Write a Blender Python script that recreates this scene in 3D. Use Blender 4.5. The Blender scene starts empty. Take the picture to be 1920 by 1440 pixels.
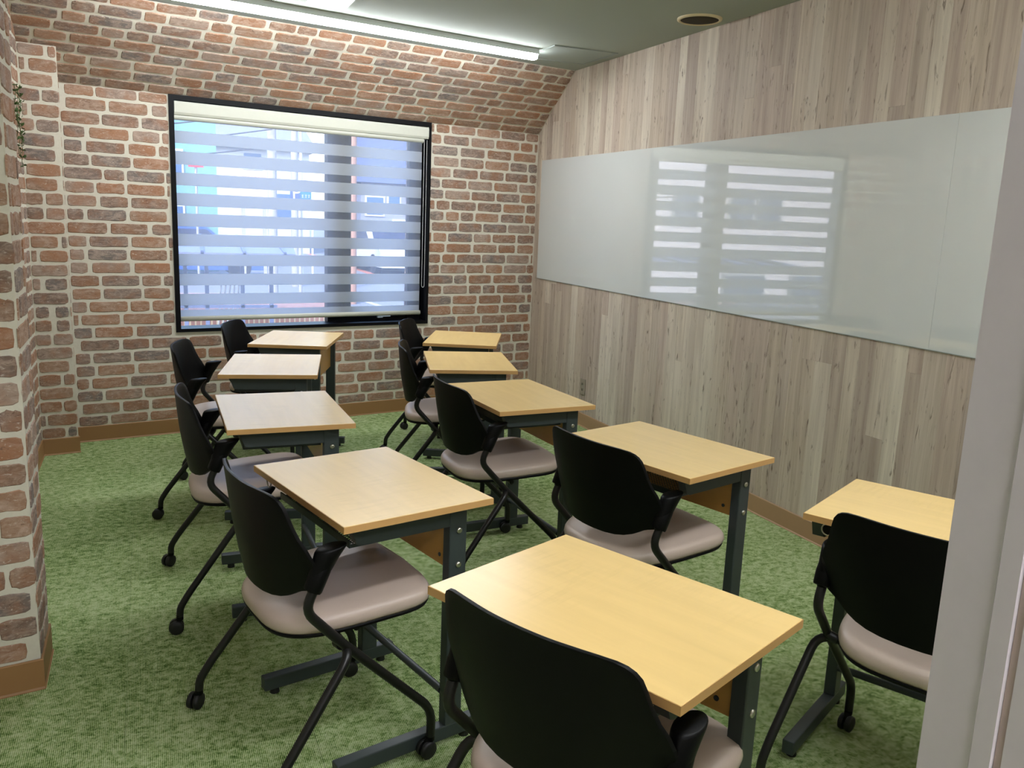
import bpy, bmesh, math, random
from math import sin, cos, pi, radians, tan
from mathutils import Vector, Matrix
random.seed(7)
scene = bpy.context.scene
COL = scene.collection
# ------------------------------------------------------------------ camera, world, lights, exposure
W, DY, H = 2.9286, 6.4099, 2.5652          # wood wall x, brick wall y at the corner, ceiling height
PH = 0.18156                               # the brick wall is turned this much off square
TV = Vector((-cos(PH), -sin(PH), 0))       # along the brick wall, to the left
NV = Vector((sin(PH), -cos(PH), 0))        # out of the brick wall into the room
UP = Vector((0, 0, 1))
cd = bpy.data.cameras.new('camera'); cam = bpy.data.objects.new('camera', cd); COL.objects.link(cam)
cR = Vector((0.91962395, -0.390755, 0.04002915)); cU = Vector((0.03765362, 0.1891337, 0.98122915)); cF = cR.cross(cU) * -1
m = Matrix((cR, cU, -cF)).transposed().to_4x4(); m.translation = Vector((0, 0, 1.47443)); cam.matrix_world = m
cd.sensor_fit = 'HORIZONTAL'; cd.sensor_width = 36.0; cd.lens = 36.0 * 1591.79 / 1920; cd.clip_start = 0.02; cd.clip_end = 400
scene.camera = cam
wd = bpy.data.worlds.new('world'); scene.world = wd; wd.use_nodes = True
nt = wd.node_tree; bg = nt.nodes['Background']
sky = nt.nodes.new('ShaderNodeTexSky'); sky.sky_type = 'NISHITA'; sky.sun_disc = False
sky.sun_elevation = radians(38); sky.sun_rotation = radians(215); sky.air_density = 1.2; sky.dust_density = 1.5
nt.links.new(sky.outputs[0], bg.inputs[0]); bg.inputs[1].default_value = 0.55
sd = bpy.data.lights.new('sun', 'SUN'); sd.energy = 4.0; sd.angle = radians(1.0); sd.color = (0.95, 0.97, 1.0)
so = bpy.data.objects.new('sun', sd); COL.objects.link(so)
so.rotation_euler = (radians(50), 0, radians(-35))
LAMP = 38.0                                 # emission of the light bars' diffusers
vs = scene.view_settings; vs.view_transform = 'Standard'; vs.look = 'None'; vs.exposure = 0.95; vs.gamma = 1.0; vs.use_curve_mapping = False
scene.cycles.use_denoising = True
scene.cycles.max_bounces = 8; scene.cycles.transparent_max_bounces = 16
scene.cycles.sample_clamp_indirect = 6.0

# ------------------------------------------------------------------ helpers
def s2l(c):
    return tuple((x/12.92 if x <= .04045 else ((x+.055)/1.055)**2.4) for x in (v/255 for v in c))
class NT:
    def __init__(s, name):
        s.m = bpy.data.materials.new(name); s.m.use_nodes = True; s.t = s.m.node_tree; s.b = s.t.nodes['Principled BSDF']
        s.out = s.t.nodes['Material Output']
    def n(s, t, **k):
        nd = s.t.nodes.new('ShaderNode' + t)
        for a, v in k.items(): setattr(nd, a, v)
        return nd
    def l(s, a, b): s.t.links.new(a, b)
    def val(s, nd, i, v):
        if hasattr(v, 'is_output') or hasattr(v, 'links'): s.l(v, nd.inputs[i])
        else: nd.inputs[i].default_value = v
    def math(s, op, a, b=0.0, c=0.0):
        nd = s.n('Math', operation=op); s.val(nd, 0, a); s.val(nd, 1, b); s.val(nd, 2, c); return nd.outputs[0]
    def noise(s, vec, scale, detail=3, rough=.5, dist=0):
        nd = s.n('TexNoise'); s.l(vec, nd.inputs['Vector']); nd.inputs['Scale'].default_value = scale
        nd.inputs['Detail'].default_value = detail; nd.inputs['Roughness'].default_value = rough; nd.inputs['Distortion'].default_value = dist
        return nd.outputs['Fac']
    def ramp(s, fac, stops, interp='LINEAR'):
        nd = s.n('ValToRGB'); s.l(fac, nd.inputs[0]); r = nd.color_ramp; r.interpolation = interp
        while len(r.elements) < len(stops): r.elements.new(.5)
        for e, (p, c) in zip(r.elements, stops):
            e.position = p; e.color = (*c, 1) if len(c) == 3 else c
        return nd.outputs[0]
    def mix(s, fac, a, b, mode='MIX'):
        nd = s.n('Mix', data_type='RGBA', blend_type=mode); s.val(nd, 0, fac)
        for i, v in ((6, a), (7, b)):
            if isinstance(v, tuple): nd.inputs[i].default_value = (*v[:3], 1)
            else: s.l(v, nd.inputs[i])
        return nd.outputs[2]
    def scale(s, vec, sc, off=None):
        nd = s.n('Mapping'); s.l(vec, nd.inputs[0]); nd.inputs['Scale'].default_value = sc
        if off is not None: s.l(off, nd.inputs['Location'])
        return nd.outputs[0]
    def bump(s, h, strength, dist=.01):
        nd = s.n('Bump'); s.l(h, nd.inputs['Height']); nd.inputs['Strength'].default_value = strength; nd.inputs['Distance'].default_value = dist
        s.l(nd.outputs[0], s.b.inputs['Normal'])
    def base(s, c):
        if isinstance(c, tuple): s.b.inputs['Base Color'].default_value = (*c[:3], 1)
        else: s.l(c, s.b.inputs['Base Color'])
    def set(s, rough=.5, spec=.5, metal=0, coat=0):
        s.b.inputs['Roughness'].default_value = rough; s.b.inputs['Specular IOR Level'].default_value = spec
        s.b.inputs['Metallic'].default_value = metal; s.b.inputs['Coat Weight'].default_value = coat
        return s.m
    def obj(s): return s.n('TexCoord').outputs['Object']
    def pos(s): return s.n('NewGeometry').outputs['Position']
    def rnd(s): return s.n('ObjectInfo').outputs['Random']
    def rndvec(s, k=37.0):
        c = s.n('CombineXYZ'); r = s.rnd()
        s.l(s.math('MULTIPLY', r, k), c.inputs[0]); s.l(s.math('MULTIPLY', r, k*1.7), c.inputs[1]); s.l(s.math('MULTIPLY', r, k*.6), c.inputs[2])
        return c.outputs[0]
    def addvec(s, a, b):
        nd = s.n('VectorMath', operation='ADD'); s.l(a, nd.inputs[0]); s.l(b, nd.inputs[1]); return nd.outputs[0]

def plain(name, rgb, rough=.5, spec=.5, metal=0, grain=0.0, bump=0.0, bscale=200, coat=0):
    t = NT(name); c = s2l(rgb)
    f = t.noise(t.obj(), bscale if bump else 60, 3, .6)
    if grain: t.base(t.mix(f, tuple(x*(1-grain) for x in c), tuple(min(1, x*(1+grain)) for x in c)))
    else: t.base(t.mix(f, tuple(x*.97 for x in c), tuple(min(1, x*1.03) for x in c)))
    if bump: t.bump(f, bump, .002)
    return t.set(rough, spec, metal, coat)

class MB:
    """collects geometry, builds one mesh object"""
    def __init__(s): s.v = []; s.f = []; s.sm = []
    def add(s, vs, fs, smooth=False):
        o = len(s.v); s.v += [tuple(v) for v in vs]; s.f += [tuple(i+o for i in f) for f in fs]; s.sm += [smooth]*len(fs); return s
    def box(s, a, b, M=None, bev=0.0):
        (x0, y0, z0), (x1, y1, z1) = a, b
        if bev <= 0:
            vs = [(x0,y0,z0),(x1,y0,z0),(x1,y1,z0),(x0,y1,z0),(x0,y0,z1),(x1,y0,z1),(x1,y1,z1),(x0,y1,z1)]
            fs = [(0,3,2,1),(4,5,6,7),(0,1,5,4),(1,2,6,5),(2,3,7,6),(3,0,4,7)]
        else:
            bm = bmesh.new(); bmesh.ops.create_cube(bm, size=1)
            for v in bm.verts: v.co = Vector(((x0+x1)/2+v.co.x*(x1-x0), (y0+y1)/2+v.co.y*(y1-y0), (z0+z1)/2+v.co.z*(z1-z0)))
            bmesh.ops.bevel(bm, geom=bm.edges[:], offset=bev, segments=2, profile=.5, affect='EDGES')
            bm.verts.index_update(); vs = [v.co.copy() for v in bm.verts]; fs = [[v.index for v in f.verts] for f in bm.faces]; bm.free()
        if M is not None: vs = [M @ Vector(v) for v in vs]
        return s.add(vs, fs)
    def tube(s, path, r, n=10, cap=True, closed=False, ry=None):
        P = [Vector(p) for p in path]; N = len(P); rings = []; prev = None
        for i, p in enumerate(P):
            if closed: d = (P[(i+1) % N]-P[i-1])
            else: d = P[min(i+1, N-1)]-P[max(i-1, 0)]
            d.normalize()
            if prev is None:
                a = Vector((0,0,1)) if abs(d.z) < .9 else Vector((1,0,0)); x = d.cross(a).normalized()
            else:
                x = prev - d*prev.dot(d); x.normalize()
            prev = x; y = d.cross(x); rr = r[i] if isinstance(r, (list, tuple)) else r; r2 = rr*(ry or 1)
            rings.append([p + x*cos(2*pi*k/n)*rr + y*sin(2*pi*k/n)*r2 for k in range(n)])
        vs = [q for R in rings for q in R]; fs = []
        M_ = N if closed else N-1
        for i in range(M_):
            j = (i+1) % N
            for k in range(n): fs.append((i*n+k, i*n+(k+1) % n, j*n+(k+1) % n, j*n+k))
        s.add(vs, fs, True)
        if cap and not closed:
            s.add(rings[0], [tuple(range(n-1, -1, -1))]); s.add(rings[-1], [tuple(range(n))])
        return s
    def loft(s, loops, cap0=True, cap1=True, smooth=True):
        n = len(loops[0]); vs = [q for L in loops for q in L]; fs = []
        for i in range(len(loops)-1):
            for k in range(n): fs.append((i*n+k, i*n+(k+1) % n, (i+1)*n+(k+1) % n, (i+1)*n+k))
        if cap0: fs.append(tuple(range(n-1, -1, -1)))
        if cap1: fs.append(tuple((len(loops)-1)*n+k for k in range(n)))
        return s.add(vs, fs, smooth)
    def prism(s, poly, z0, z1, axis='z'):
        def P(a, b, c): return {'z': (a, b, c), 'x': (c, a, b), 'y': (a, c, b)}[axis]
        return s.loft([[P(a, b, z0) for a, b in poly], [P(a, b, z1) for a, b in poly]], smooth=False)
    def mesh(s, name, mat):
        me = bpy.data.meshes.new(name); me.from_pydata([tuple(v) for v in s.v], [], s.f); me.update()
        me.polygons.foreach_set('use_smooth', s.sm)
        bm = bmesh.new(); bm.from_mesh(me); bmesh.ops.recalc_face_normals(bm, faces=bm.faces); bm.to_mesh(me); bm.free()
        if mat: me.materials.append(mat)
        return me
    def build(s, name, mat, parent=None, label=None):
        o = bpy.data.objects.new(name, s.mesh(name, mat)); COL.objects.link(o)
        if parent: o.parent = parent
        if label: o['label'] = label
        return o
def round_path(pts, r, n=5):
    P = [Vector(p) for p in pts]; out = [P[0]]
    for i in range(1, len(P)-1):
        a, b, c = P[i-1], P[i], P[i+1]; d0 = (a-b); d1 = (c-b); q = min(r, d0.length*.48, d1.length*.48)
        p0 = b+d0.normalized()*q; p1 = b+d1.normalized()*q
        for k in range(n+1):
            t = k/n; out.append(p0*(1-t)**2 + b*2*t*(1-t) + p1*t*t)
    out.append(P[-1]); return out
def tag(o, label, cat=None, group=None, kind=None):
    o['label'] = label
    if cat: o['category'] = cat
    if group: o['group'] = group
    if kind: o['kind'] = kind
    return o
def empty(name, loc=(0,0,0), rz=0):
    o = bpy.data.objects.new(name, None); COL.objects.link(o); o.location = loc; o.rotation_euler = (0,0,rz); o.empty_display_size = .05; return o
def copy_tree(o, parent=None):
    c = o.copy(); COL.objects.link(c)
    if parent: c.parent = parent
    for ch in list(o.children): copy_tree(ch, c)
    return c
def bw(s, d, z): # point by distance s left of the corner along the brick wall, d out of it, height z
    p = Vector((W, DY, 0)) + TV*s + NV*d; return Vector((p.x, p.y, z))
BWM = Matrix.Translation((W, DY, 0)) @ Matrix(((-TV.x, NV.x, 0, 0), (-TV.y, NV.y, 0, 0), (0, 0, 1, 0), (0, 0, 0, 1)))  # local x = -s, y = d (mirrored frame), z
def bbox(mb, s0, s1, d0, d1, z0, z1):
    vs = [bw(s, d, z) for z in (z0, z1) for s, d in ((s0,d0),(s1,d0),(s1,d1),(s0,d1))]
    mb.add(vs, [(0,3,2,1),(4,5,6,7),(0,1,5,4),(1,2,6,5),(2,3,7,6),(3,0,4,7)]); return mb

# ------------------------------------------------------------------ materials
def mat_brick():
    t = NT('old_brick'); r = t.rnd(); o = t.addvec(t.obj(), t.rndvec())
    base = t.ramp(r, [(0, s2l((152,114,90))), (.13, s2l((136,108,90))), (.26, s2l((156,124,102))), (.39, s2l((126,110,101))), (.52, s2l((152,132,119))), (.65, s2l((118,109,104))), (.78, s2l((144,116,97))), (.9, s2l((124,105,94)))], 'CONSTANT')
    st = t.noise(t.scale(o, (18, 40, 20)), 1.0, 8, .72, .8)
    c = t.mix(t.ramp(st, [(.42, (0,0,0)), (.66, (1,1,1))]), base, t.mix(.6, base, s2l((204,180,162))))
    bl = t.noise(o, 9.0, 3, .6)
    c = t.mix(t.math('MULTIPLY', t.ramp(bl, [(.46, (0,0,0)), (.66, (1,1,1))]), .75), c, t.mix(.6, base, s2l((164,110,74))))
    dk = t.noise(t.scale(o, (30, 80, 30)), 1.0, 7, .75, 1.4)
    c = t.mix(t.ramp(dk, [(.30, (.9,)*3), (.43, (0,0,0))]), c, s2l((78,60,50)))
    ch = t.noise(t.scale(o, (60, 120, 40)), 1.0, 5, .7, .5)
    c = t.mix(t.ramp(ch, [(.58, (0,0,0)), (.70, (.8,)*3)]), c, s2l((212,198,184)))
    t.base(c); t.bump(t.math('ADD', dk, t.math('MULTIPLY', st, .5)), .5, .004)
    return t.set(.85, .2)
def mat_mortar():
    t = NT('mortar'); o = t.pos(); f = t.noise(o, 60, 5, .6)
    t.base(t.mix(f, s2l((200,194,177)), s2l((216,211,196)))); t.bump(f, .3, .003); return t.set(.9, .15)
def mat_plank():
    t = NT('weathered_wood_plank'); r = t.rnd(); o = t.addvec(t.obj(), t.rndvec())
    base = t.ramp(r, [(0, s2l((190,175,158))), (.12, s2l((219,207,188))), (.25, s2l((178,160,145))), (.38, s2l((204,190,170))), (.5, s2l((186,166,151))), (.62, s2l((224,214,194))), (.75, s2l((197,180,160))), (.88, s2l((172,155,142)))], 'CONSTANT')
    g = t.noise(t.scale(o, (34, 34, 1.2)), 1.0, 7, .6, .6)
    base = t.mix(.2, base, s2l((198,183,164)))
    c = t.mix(t.ramp(g, [(.34, (0,0,0)), (.66, (1,1,1))]), t.mix(.30, base, s2l((122,104,90))), t.mix(.25, base, s2l((224,214,196))))
    k = t.noise(t.scale(o, (34, 34, 6.5)), 1.0, 5, .6, 1.6)
    c = t.mix(t.ramp(k, [(.60, (0,0,0)), (.70, (.9,)*3)]), c, s2l((100,84,72)))
    f2 = t.noise(t.scale(o, (160, 160, 5)), 1.0, 4, .7)
    c = t.mix(t.ramp(f2, [(.56, (0,0,0)), (.7, (.25,)*3)]), c, s2l((118,102,90)))
    w = t.noise(t.scale(o, (9, 9, 1.4)), 1.0, 3, .5)
    c = t.mix(t.math('MULTIPLY', t.ramp(w, [(.4, (0,0,0)), (.7, (1,1,1))]), .35), c, s2l((150,132,116)))
    t.base(c); return t.set(.6, .3)
def mat_carpet():
    t = NT('green_carpet'); p = t.pos()
    n1 = t.noise(t.scale(p, (.85, 1.1, 1)), 34, 10, .80, .4)
    n2 = t.noise(t.scale(p, (1.0, .4, 1)), 230, 4, .8)
    n3 = t.noise(p, 2.0, 2, .5)
    wv = t.n('TexWave', wave_type='BANDS', bands_direction='X'); t.l(p, wv.inputs['Vector']); wv.inputs['Scale'].default_value = 62; wv.inputs['Distortion'].default_value = .6; wv.inputs['Detail'].default_value = 1
    f = t.math('ADD', t.math('MULTIPLY', n1, .72), t.math('ADD', t.math('MULTIPLY', n2, .34), t.math('MULTIPLY', n3, .12)))
    f = t.math('ADD', f, t.math('MULTIPLY', t.math('SUBTRACT', wv.outputs['Fac'], .5), .10))
    f = t.math('ADD', t.math('MULTIPLY', t.math('SUBTRACT', f, .575), 1.45), .575)
    c = t.ramp(f, [(.42, s2l((70,98,44))), (.50, s2l((112,142,72))), (.56, s2l((154,176,112))), (.62, s2l((176,196,136))), (.72, s2l((204,218,168)))])
    t.base(c)
    h = t.math('ADD', t.math('MULTIPLY', wv.outputs['Fac'], .6), n2)
    t.bump(h, .8, .005)
    return t.set(.95, .1)
def mat_maple(name, rgb):
    t = NT(name); o = t.addvec(t.obj(), t.rndvec(9)); c0 = s2l(rgb)
    g = t.noise(t.scale(o, (3, 28, 20)), 1.0, 5, .55, .3)
    fl = t.noise(t.scale(o, (70, 9, 20)), 1.0, 3, .55, .4); pt = t.noise(t.scale(o, (3, 6, 3)), 1.0, 2, .5)
    c = t.mix(t.ramp(g, [(.3, (0,0,0)), (.72, (1,1,1))]), tuple(x*.95 for x in c0), tuple(min(1, x*1.03) for x in c0))
    c = t.mix(t.math('MULTIPLY', t.ramp(fl, [(.5, (0,0,0)), (.62, (1,1,1))]), t.ramp(pt, [(.45, (0,0,0)), (.6, (.28,)*3)])), c, tuple(x*.84 for x in c0))
    t.base(c); t.b.inputs['IOR'].default_value = 1.58; return t.set(.27, .5)
M = {}
M['brick'] = mat_brick(); M['mortar'] = mat_mortar(); M['plank'] = mat_plank(); M['carpet'] = mat_carpet()
M['maple'] = mat_maple('maple_laminate', (234,200,132)); M['edge'] = plain('desk_edge', (200,156,98), .45); M['panel'] = mat_maple('panel_laminate', (206,156,84))
M['steel'] = plain('dark_green_grey_steel', (52,60,60), .45, .5, 0, .06); M['black_metal'] = plain('black_powder_coat', (12,11,12), .38)
M['plastic'] = plain('black_plastic', (8,8,8), .45, .14, 0, 0, .12, 500); M['rubber'] = plain('black_rubber', (16,16,16), .55)
M['vinyl'] = plain('taupe_vinyl', (188,170,157), .36, .45, 0, .04, .12, 400); M['chrome'] = plain('zinc_screw', (200,196,186), .3, .5, 1)
M['ceiling'] = plain('ceiling_paint', (164,171,161), .9, .2, 0, .05, .25, 260); M['skirting'] = plain('brown_vinyl_skirting', (150,112,72), .5, .4)
M['skirting_pale'] = plain('tan_vinyl_skirting', (166,132,98), .5, .4)
M['white_paint'] = plain('lilac_white_paint', (206,200,204), .45, .4); M['frame'] = plain('black_window_frame', (8,8,11), .5, .15)
M['cream'] = plain('cream_plastic', (200,201,188), .35, .5); M['dark_mesh'] = plain('speaker_mesh', (62,56,44), .8, .2, 0, .2, .5, 900)
M['ring'] = plain('cream_ring', (206,190,150), .5); M['housing'] = plain('light_housing', (214,222,220), .45); M['hatch'] = plain('hatch_panel', (162,170,162), .8, .2)
M['hatch_frame'] = plain('hatch_frame', (150,158,152), .5, .4); M['outlet'] = plain('greige_socket', (148,138,122), .5)
M['leaf'] = plain('ivy_leaf', (62,84,40), .5, .4, 0, .2); M['wall'] = plain('white_wall', (206,202,192), .8, .2)
def mat_board():
    t = NT('whiteboard_enamel'); f = t.noise(t.pos(), 1.4, 2, .5); t.base(t.mix(f, s2l((204,208,205)), s2l((212,215,212))))
    t.b.inputs['IOR'].default_value = 1.75
    w = t.noise(t.pos(), 3.0, 2, .5); t.bump(w, .02, .004); return t.set(.018, .62)
M['board'] = mat_board()
def mat_emit(name, rgb, st):
    t = NT(name); e = t.n('Emission'); e.inputs[0].default_value = (*s2l(rgb), 1); e.inputs[1].default_value = st; t.l(e.outputs[0], t.out.inputs[0]); return t.m
M['diffuser'] = mat_emit('light_diffuser', (246,250,255), LAMP); M['fill_diffuser'] = mat_emit('hall_fill_emission', (250,246,255), 29)  # the second emission feeds the added fill panel in the hall
def mat_glass():
    t = NT('window_glass'); tr = t.n('BsdfTransparent'); tr.inputs[0].default_value = (.95,.97,1,1); g = t.n('BsdfGlossy'); g.inputs['Roughness'].default_value = .0
    lw = t.n('LayerWeight'); lw.inputs[0].default_value = .12; mx = t.n('MixShader'); t.l(lw.outputs['Fresnel'], mx.inputs[0]); t.l(tr.outputs[0], mx.inputs[1]); t.l(g.outputs[0], mx.inputs[2]); t.l(mx.outputs[0], t.out.inputs[0]); return t.m
M['glass'] = mat_glass()
def mat_fabric(name, dcol, tcol, ft, clear):
    t = NT(name); d = t.n('BsdfDiffuse'); d.inputs[0].default_value = (*dcol, 1); tl = t.n('BsdfTranslucent'); tl.inputs[0].default_value = (*tcol, 1)
    w = t.noise(t.scale(t.obj(), (1, 1, 1)), 900, 2, .5); b = t.n('Bump'); b.inputs['Strength'].default_value = .15; t.l(w, b.inputs['Height']); t.l(b.outputs[0], d.inputs['Normal'])
    mx = t.n('MixShader'); mx.inputs[0].default_value = ft; t.l(d.outputs[0], mx.inputs[1]); t.l(tl.outputs[0], mx.inputs[2]); last = mx.outputs[0]
    if clear:
        tr = t.n('BsdfTransparent'); tr.inputs[0].default_value = (.93,.95,1,1); m2 = t.n('MixShader'); m2.inputs[0].default_value = clear; t.l(last, m2.inputs[1]); t.l(tr.outputs[0], m2.inputs[2]); last = m2.outputs[0]
    t.l(last, t.out.inputs[0]); return t.m
M['band'] = mat_fabric('blind_band_fabric', (.54,.55,.52), (.72,.76,.86), .62, 0)
M['sheer'] = mat_fabric('blind_sheer_fabric', (.62,.63,.62), (.6,.66,.82), .6, .77)

# ------------------------------------------------------------------ room shell
PITCH = 0.0800; ZPH = .0095      # brick course pitch and height of the first joint
XL = -0.6036                    # left wall beyond the pillar
def struct(name, mb, mat, label, cat='wall'):
    return tag(mb.build(name, mat), label, cat, kind='structure')
# floor of carpet tiles
fl = struct('floor', MB().box((-1.0, -1.3, -.08), (W, 6.6, -.006)), M['carpet'], 'green ribbed carpet tile floor under all desks', 'floor')
tile_src = {}
def carpet_tile(x0, x1, y0, y1):
    k = (round(x1-x0, 3), round(y1-y0, 3))
    if k not in tile_src:
        a, b = k[0]/2-.0006, k[1]/2-.0006
        tile_src[k] = MB().add([(-a-.0006,-b-.0006,-.006),(a+.0006,-b-.0006,-.006),(a+.0006,b+.0006,-.006),(-a-.0006,b+.0006,-.006),(-a,-b,0),(a,-b,0),(a,b,0),(-a,b,0)],
                               [(4,5,6,7),(0,1,5,4),(1,2,6,5),(2,3,7,6),(3,0,4,7)]).mesh('carpet_tile', M['carpet'])
    o = bpy.data.objects.new('carpet_tile', tile_src[k]); COL.objects.link(o); o.parent = fl; o.location = ((x0+x1)/2, (y0+y1)/2, 0)
xs = [-1.0, -.605] + [-.105+.5*i for i in range(0, 7) if -.105+.5*i < W-.02] + [W]
ys = [-.44+.5*i for i in range(0, 14)] + [6.52]
for i in range(len(xs)-1):
    for j in range(len(ys)-1): carpet_tile(xs[i], xs[i+1], ys[j], ys[j+1])
struct('ceiling', MB().box((-1.1, -1.4, H), (W+.1, 6.7, H+.1)), M['ceiling'], 'flat grey-green painted ceiling', 'ceiling')

brick_src = {}
def brick_mesh(L, h):
    key = (round(L*50), round(h*200)); lst = brick_src.setdefault(key, [])
    if len(lst) >= (5 if h > .05 and L > .08 else 2): return random.choice(lst)
    a, b = L/2, h/2; n = []
    c = min(.019, a*.6, b*.6); j = lambda q=.003: random.uniform(-q, q)
    pts = [(-a+c*.9, -b), (-a*.33, -b+j()), (a*.33, -b+j()), (a-c*.9, -b), (a-c*.15, -b+c*.3), (a+j(.0012), -b*.1), (a-c*.15, b-c*.3), (a-c*.9, b), (a*.33, b+j()), (-a*.33, b+j()), (-a+c*.9, b), (-a+c*.15, b-c*.3), (-a+j(.0012), b*.1), (-a+c*.15, -b+c*.3)]
    pts = [(x+j(.0014), y+j(.0016)) for x, y in pts]
    lo = [(x, y, -.002) for x, y in pts]
    hi = [(x*(1-.004/max(a, .01)), y*(1-.004/max(b, .01)), .0032+j(.0005)) for x, y in pts]
    me = MB().loft([lo, hi], cap0=False, smooth=False).mesh('brick', M['brick']); lst.append(me); return me
def put_brick(parent, P, T, U, N, L, h):
    if L < .018 or h < .012: return
    o = bpy.data.objects.new('brick', brick_mesh(L, h)); COL.objects.link(o); o.parent = parent
    mm = Matrix((T, U, N)).transposed().to_4x4(); mm.translation = P
    if parent.parent is None: o.matrix_local = parent.matrix_world.inverted() @ mm
def row_spans(x0, x1, rnd):
    x = x0 - rnd.uniform(0, .2); g = .0145; out = []
    while x < x1:
        L = rnd.choice([.215, .222, .228, .21, .218, .115, .16]); a, b = max(x, x0+.003), min(x+L, x1-.003)
        if b-a > .02: out.append((a, b))
        x += L+g
    return out
def brick_face(parent, O, T, N, x0, x1, z0, z1, holes=(), seed=0):
    rnd = random.Random(seed); k0 = int((z0-ZPH)//PITCH); k1 = int((z1-ZPH)//PITCH)+1
    for k in range(k0, k1):
        a, b = max(ZPH+k*PITCH+.0066, z0+.004), min(ZPH+(k+1)*PITCH-.0066, z1-.003)
        if b-a < .015: continue
        zc = (a+b)/2
        for (p, q) in row_spans(x0, x1, rnd):
            segs = [(p, q)]
            za, zb = a, b
            for (h0, h1, hz0, hz1) in holes:
                new = []
                for (u, v) in segs:
                    if zb <= hz0 or za >= hz1: new.append((u, v)); continue
                    if za < hz0-.02 and v > h0 and u < h1: zb = min(zb, hz0-.004); new.append((u, v)); continue
                    if zb > hz1+.02 and v > h0 and u < h1: za = max(za, hz1+.004); new.append((u, v)); continue
                    if u < h0-.004: new.append((u, min(v, h0-.004)))
                    if v > h1+.004: new.append((max(u, h1+.004), v))
                segs = new
            for (u, v) in segs:
                put_brick(parent, O + T*((u+v)/2) + UP*((za+zb)/2), T, UP, N, v-u, zb-za)
# window opening in the brick wall
WS0, WS1, WZ0, WZ1 = .9735, 2.812, .674, 2.159
CZ = 2.159                       # the sloping brick cove starts here
wb = MB()
for (a, b, z0, z1) in ((-.05, WS0, 0, CZ), (WS1, 3.75, 0, CZ), (WS0, WS1, 0, WZ0), (WS0, WS1, WZ1, CZ+.001)):
    bbox(wb, a, b, -.2, 0, z0, z1)
wall_back = struct('wall_back', wb, M['mortar'], 'brick wall with the black framed window')
T_ = -TV
BASE = .0988
brick_face(wall_back, Vector((W, DY, 0)), T_, NV, -3.41, -.002, BASE, CZ, holes=[(-WS1, -WS0, WZ0, WZ1)], seed=3)
# shallow column at the left end of the brick wall
cfx, cy0 = -.4137, 6.171
def cyl(x): return cy0 + (W-x)*tan(-PH)       # column front line y at x
S_of = lambda x, d: (W - x + d*sin(PH))/cos(PH)
dcol = 0.2347
s_c0 = S_of(cfx, dcol); s_c1 = S_of(XL, dcol)
ctop = 2.318
col = struct('column', bbox(MB(), s_c0, s_c1+.05, -.02, dcol, 0, ctop), M['mortar'], 'shallow brick column left of the window', 'column')
brick_face(col, bw(s_c0, dcol, 0), T_, NV, -(s_c1-s_c0), -.0, BASE, ctop, seed=11)
SIDE = -TV                        # right return of the column
rs = Vector(SIDE)
def side_brick(parent, P0, Tdir, Ndir, L, z0, z1, seed): brick_face(parent, P0, Tdir, Ndir, 0, L, z0, z1, seed=seed)
side_brick(col, bw(s_c0, 0, 0), NV, -TV, dcol, BASE, 2.2, 12) if NV.cross(UP).dot(-TV) > 0 else side_brick(col, bw(s_c0, dcol, 0), -NV, -TV, dcol, BASE, 2.2, 12)
# sloping cove between brick wall and ceiling
prof = [(0, 2.159), (.055, 2.199), (.11, 2.240), (.2, 2.308), (.3, 2.374), (.4, 2.437), (.5, 2.504), (.577, H)]
cv = MB(); cs1 = 3.72
lp = []
for (d, z) in prof: lp.append((d, z))
poly = lp + [(.577, H+.04), (-.05, H+.04), (-.05, 2.159)]
cv.loft([[bw(-.02 + .1836*max(d, 0), d, z) for d, z in poly], [bw(cs1, d, z) for d, z in poly]], smooth=False)
cove = struct('wall_cove', cv, M['mortar'], 'sloping brick cove above the window up to the ceiling')
arc = [0]
for i in range(1, len(prof)): arc.append(arc[-1] + math.dist(prof[i], prof[i-1]))
def on_arc(a):
    for i in range(1, len(prof)):
        if a <= arc[i] or i == len(prof)-1:
            t = (a-arc[i-1])/(arc[i]-arc[i-1]); d = prof[i-1][0]+(prof[i][0]-prof[i-1][0])*t; z = prof[i-1][1]+(prof[i][1]-prof[i-1][1])*t
            return d, z
rnd = random.Random(21); a = .004
while a < arc[-1]-.02:
    b = min(a+.0672, arc[-1]-.004); (d0, z0), (d1, z1) = on_arc(a), on_arc(b)
    dm, zm = on_arc((a+b)/2); hh = math.hypot(d1-d0, z1-z0)
    Uc = (NV*(d1-d0) + UP*(z1-z0)).normalized(); Nc = T_.cross(Uc).normalized()
    dm, zm = (d0+d1)/2, (z0+z1)/2
    for (p, q) in row_spans(-(3.62+.18*dm), -.1836*dm-.002, rnd):
        put_brick(cove, bw(-(p+q)/2, dm, zm) + Nc*.0015, T_, Uc, Nc, q-p, hh)
    a += PITCH
# left wall beyond the pillar
ycorner = cyl(XL)
wl = struct('wall_left', MB().box((XL-.1, 2.9, 0), (XL, ycorner+.4, H)), M['mortar'], 'brick side wall behind the near pillar')
brick_face(wl, Vector((XL, 2.95, 0)), Vector((0,1,0)), Vector((1,0,0)), 1.3, ycorner-2.95, BASE, H, seed=31)
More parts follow.
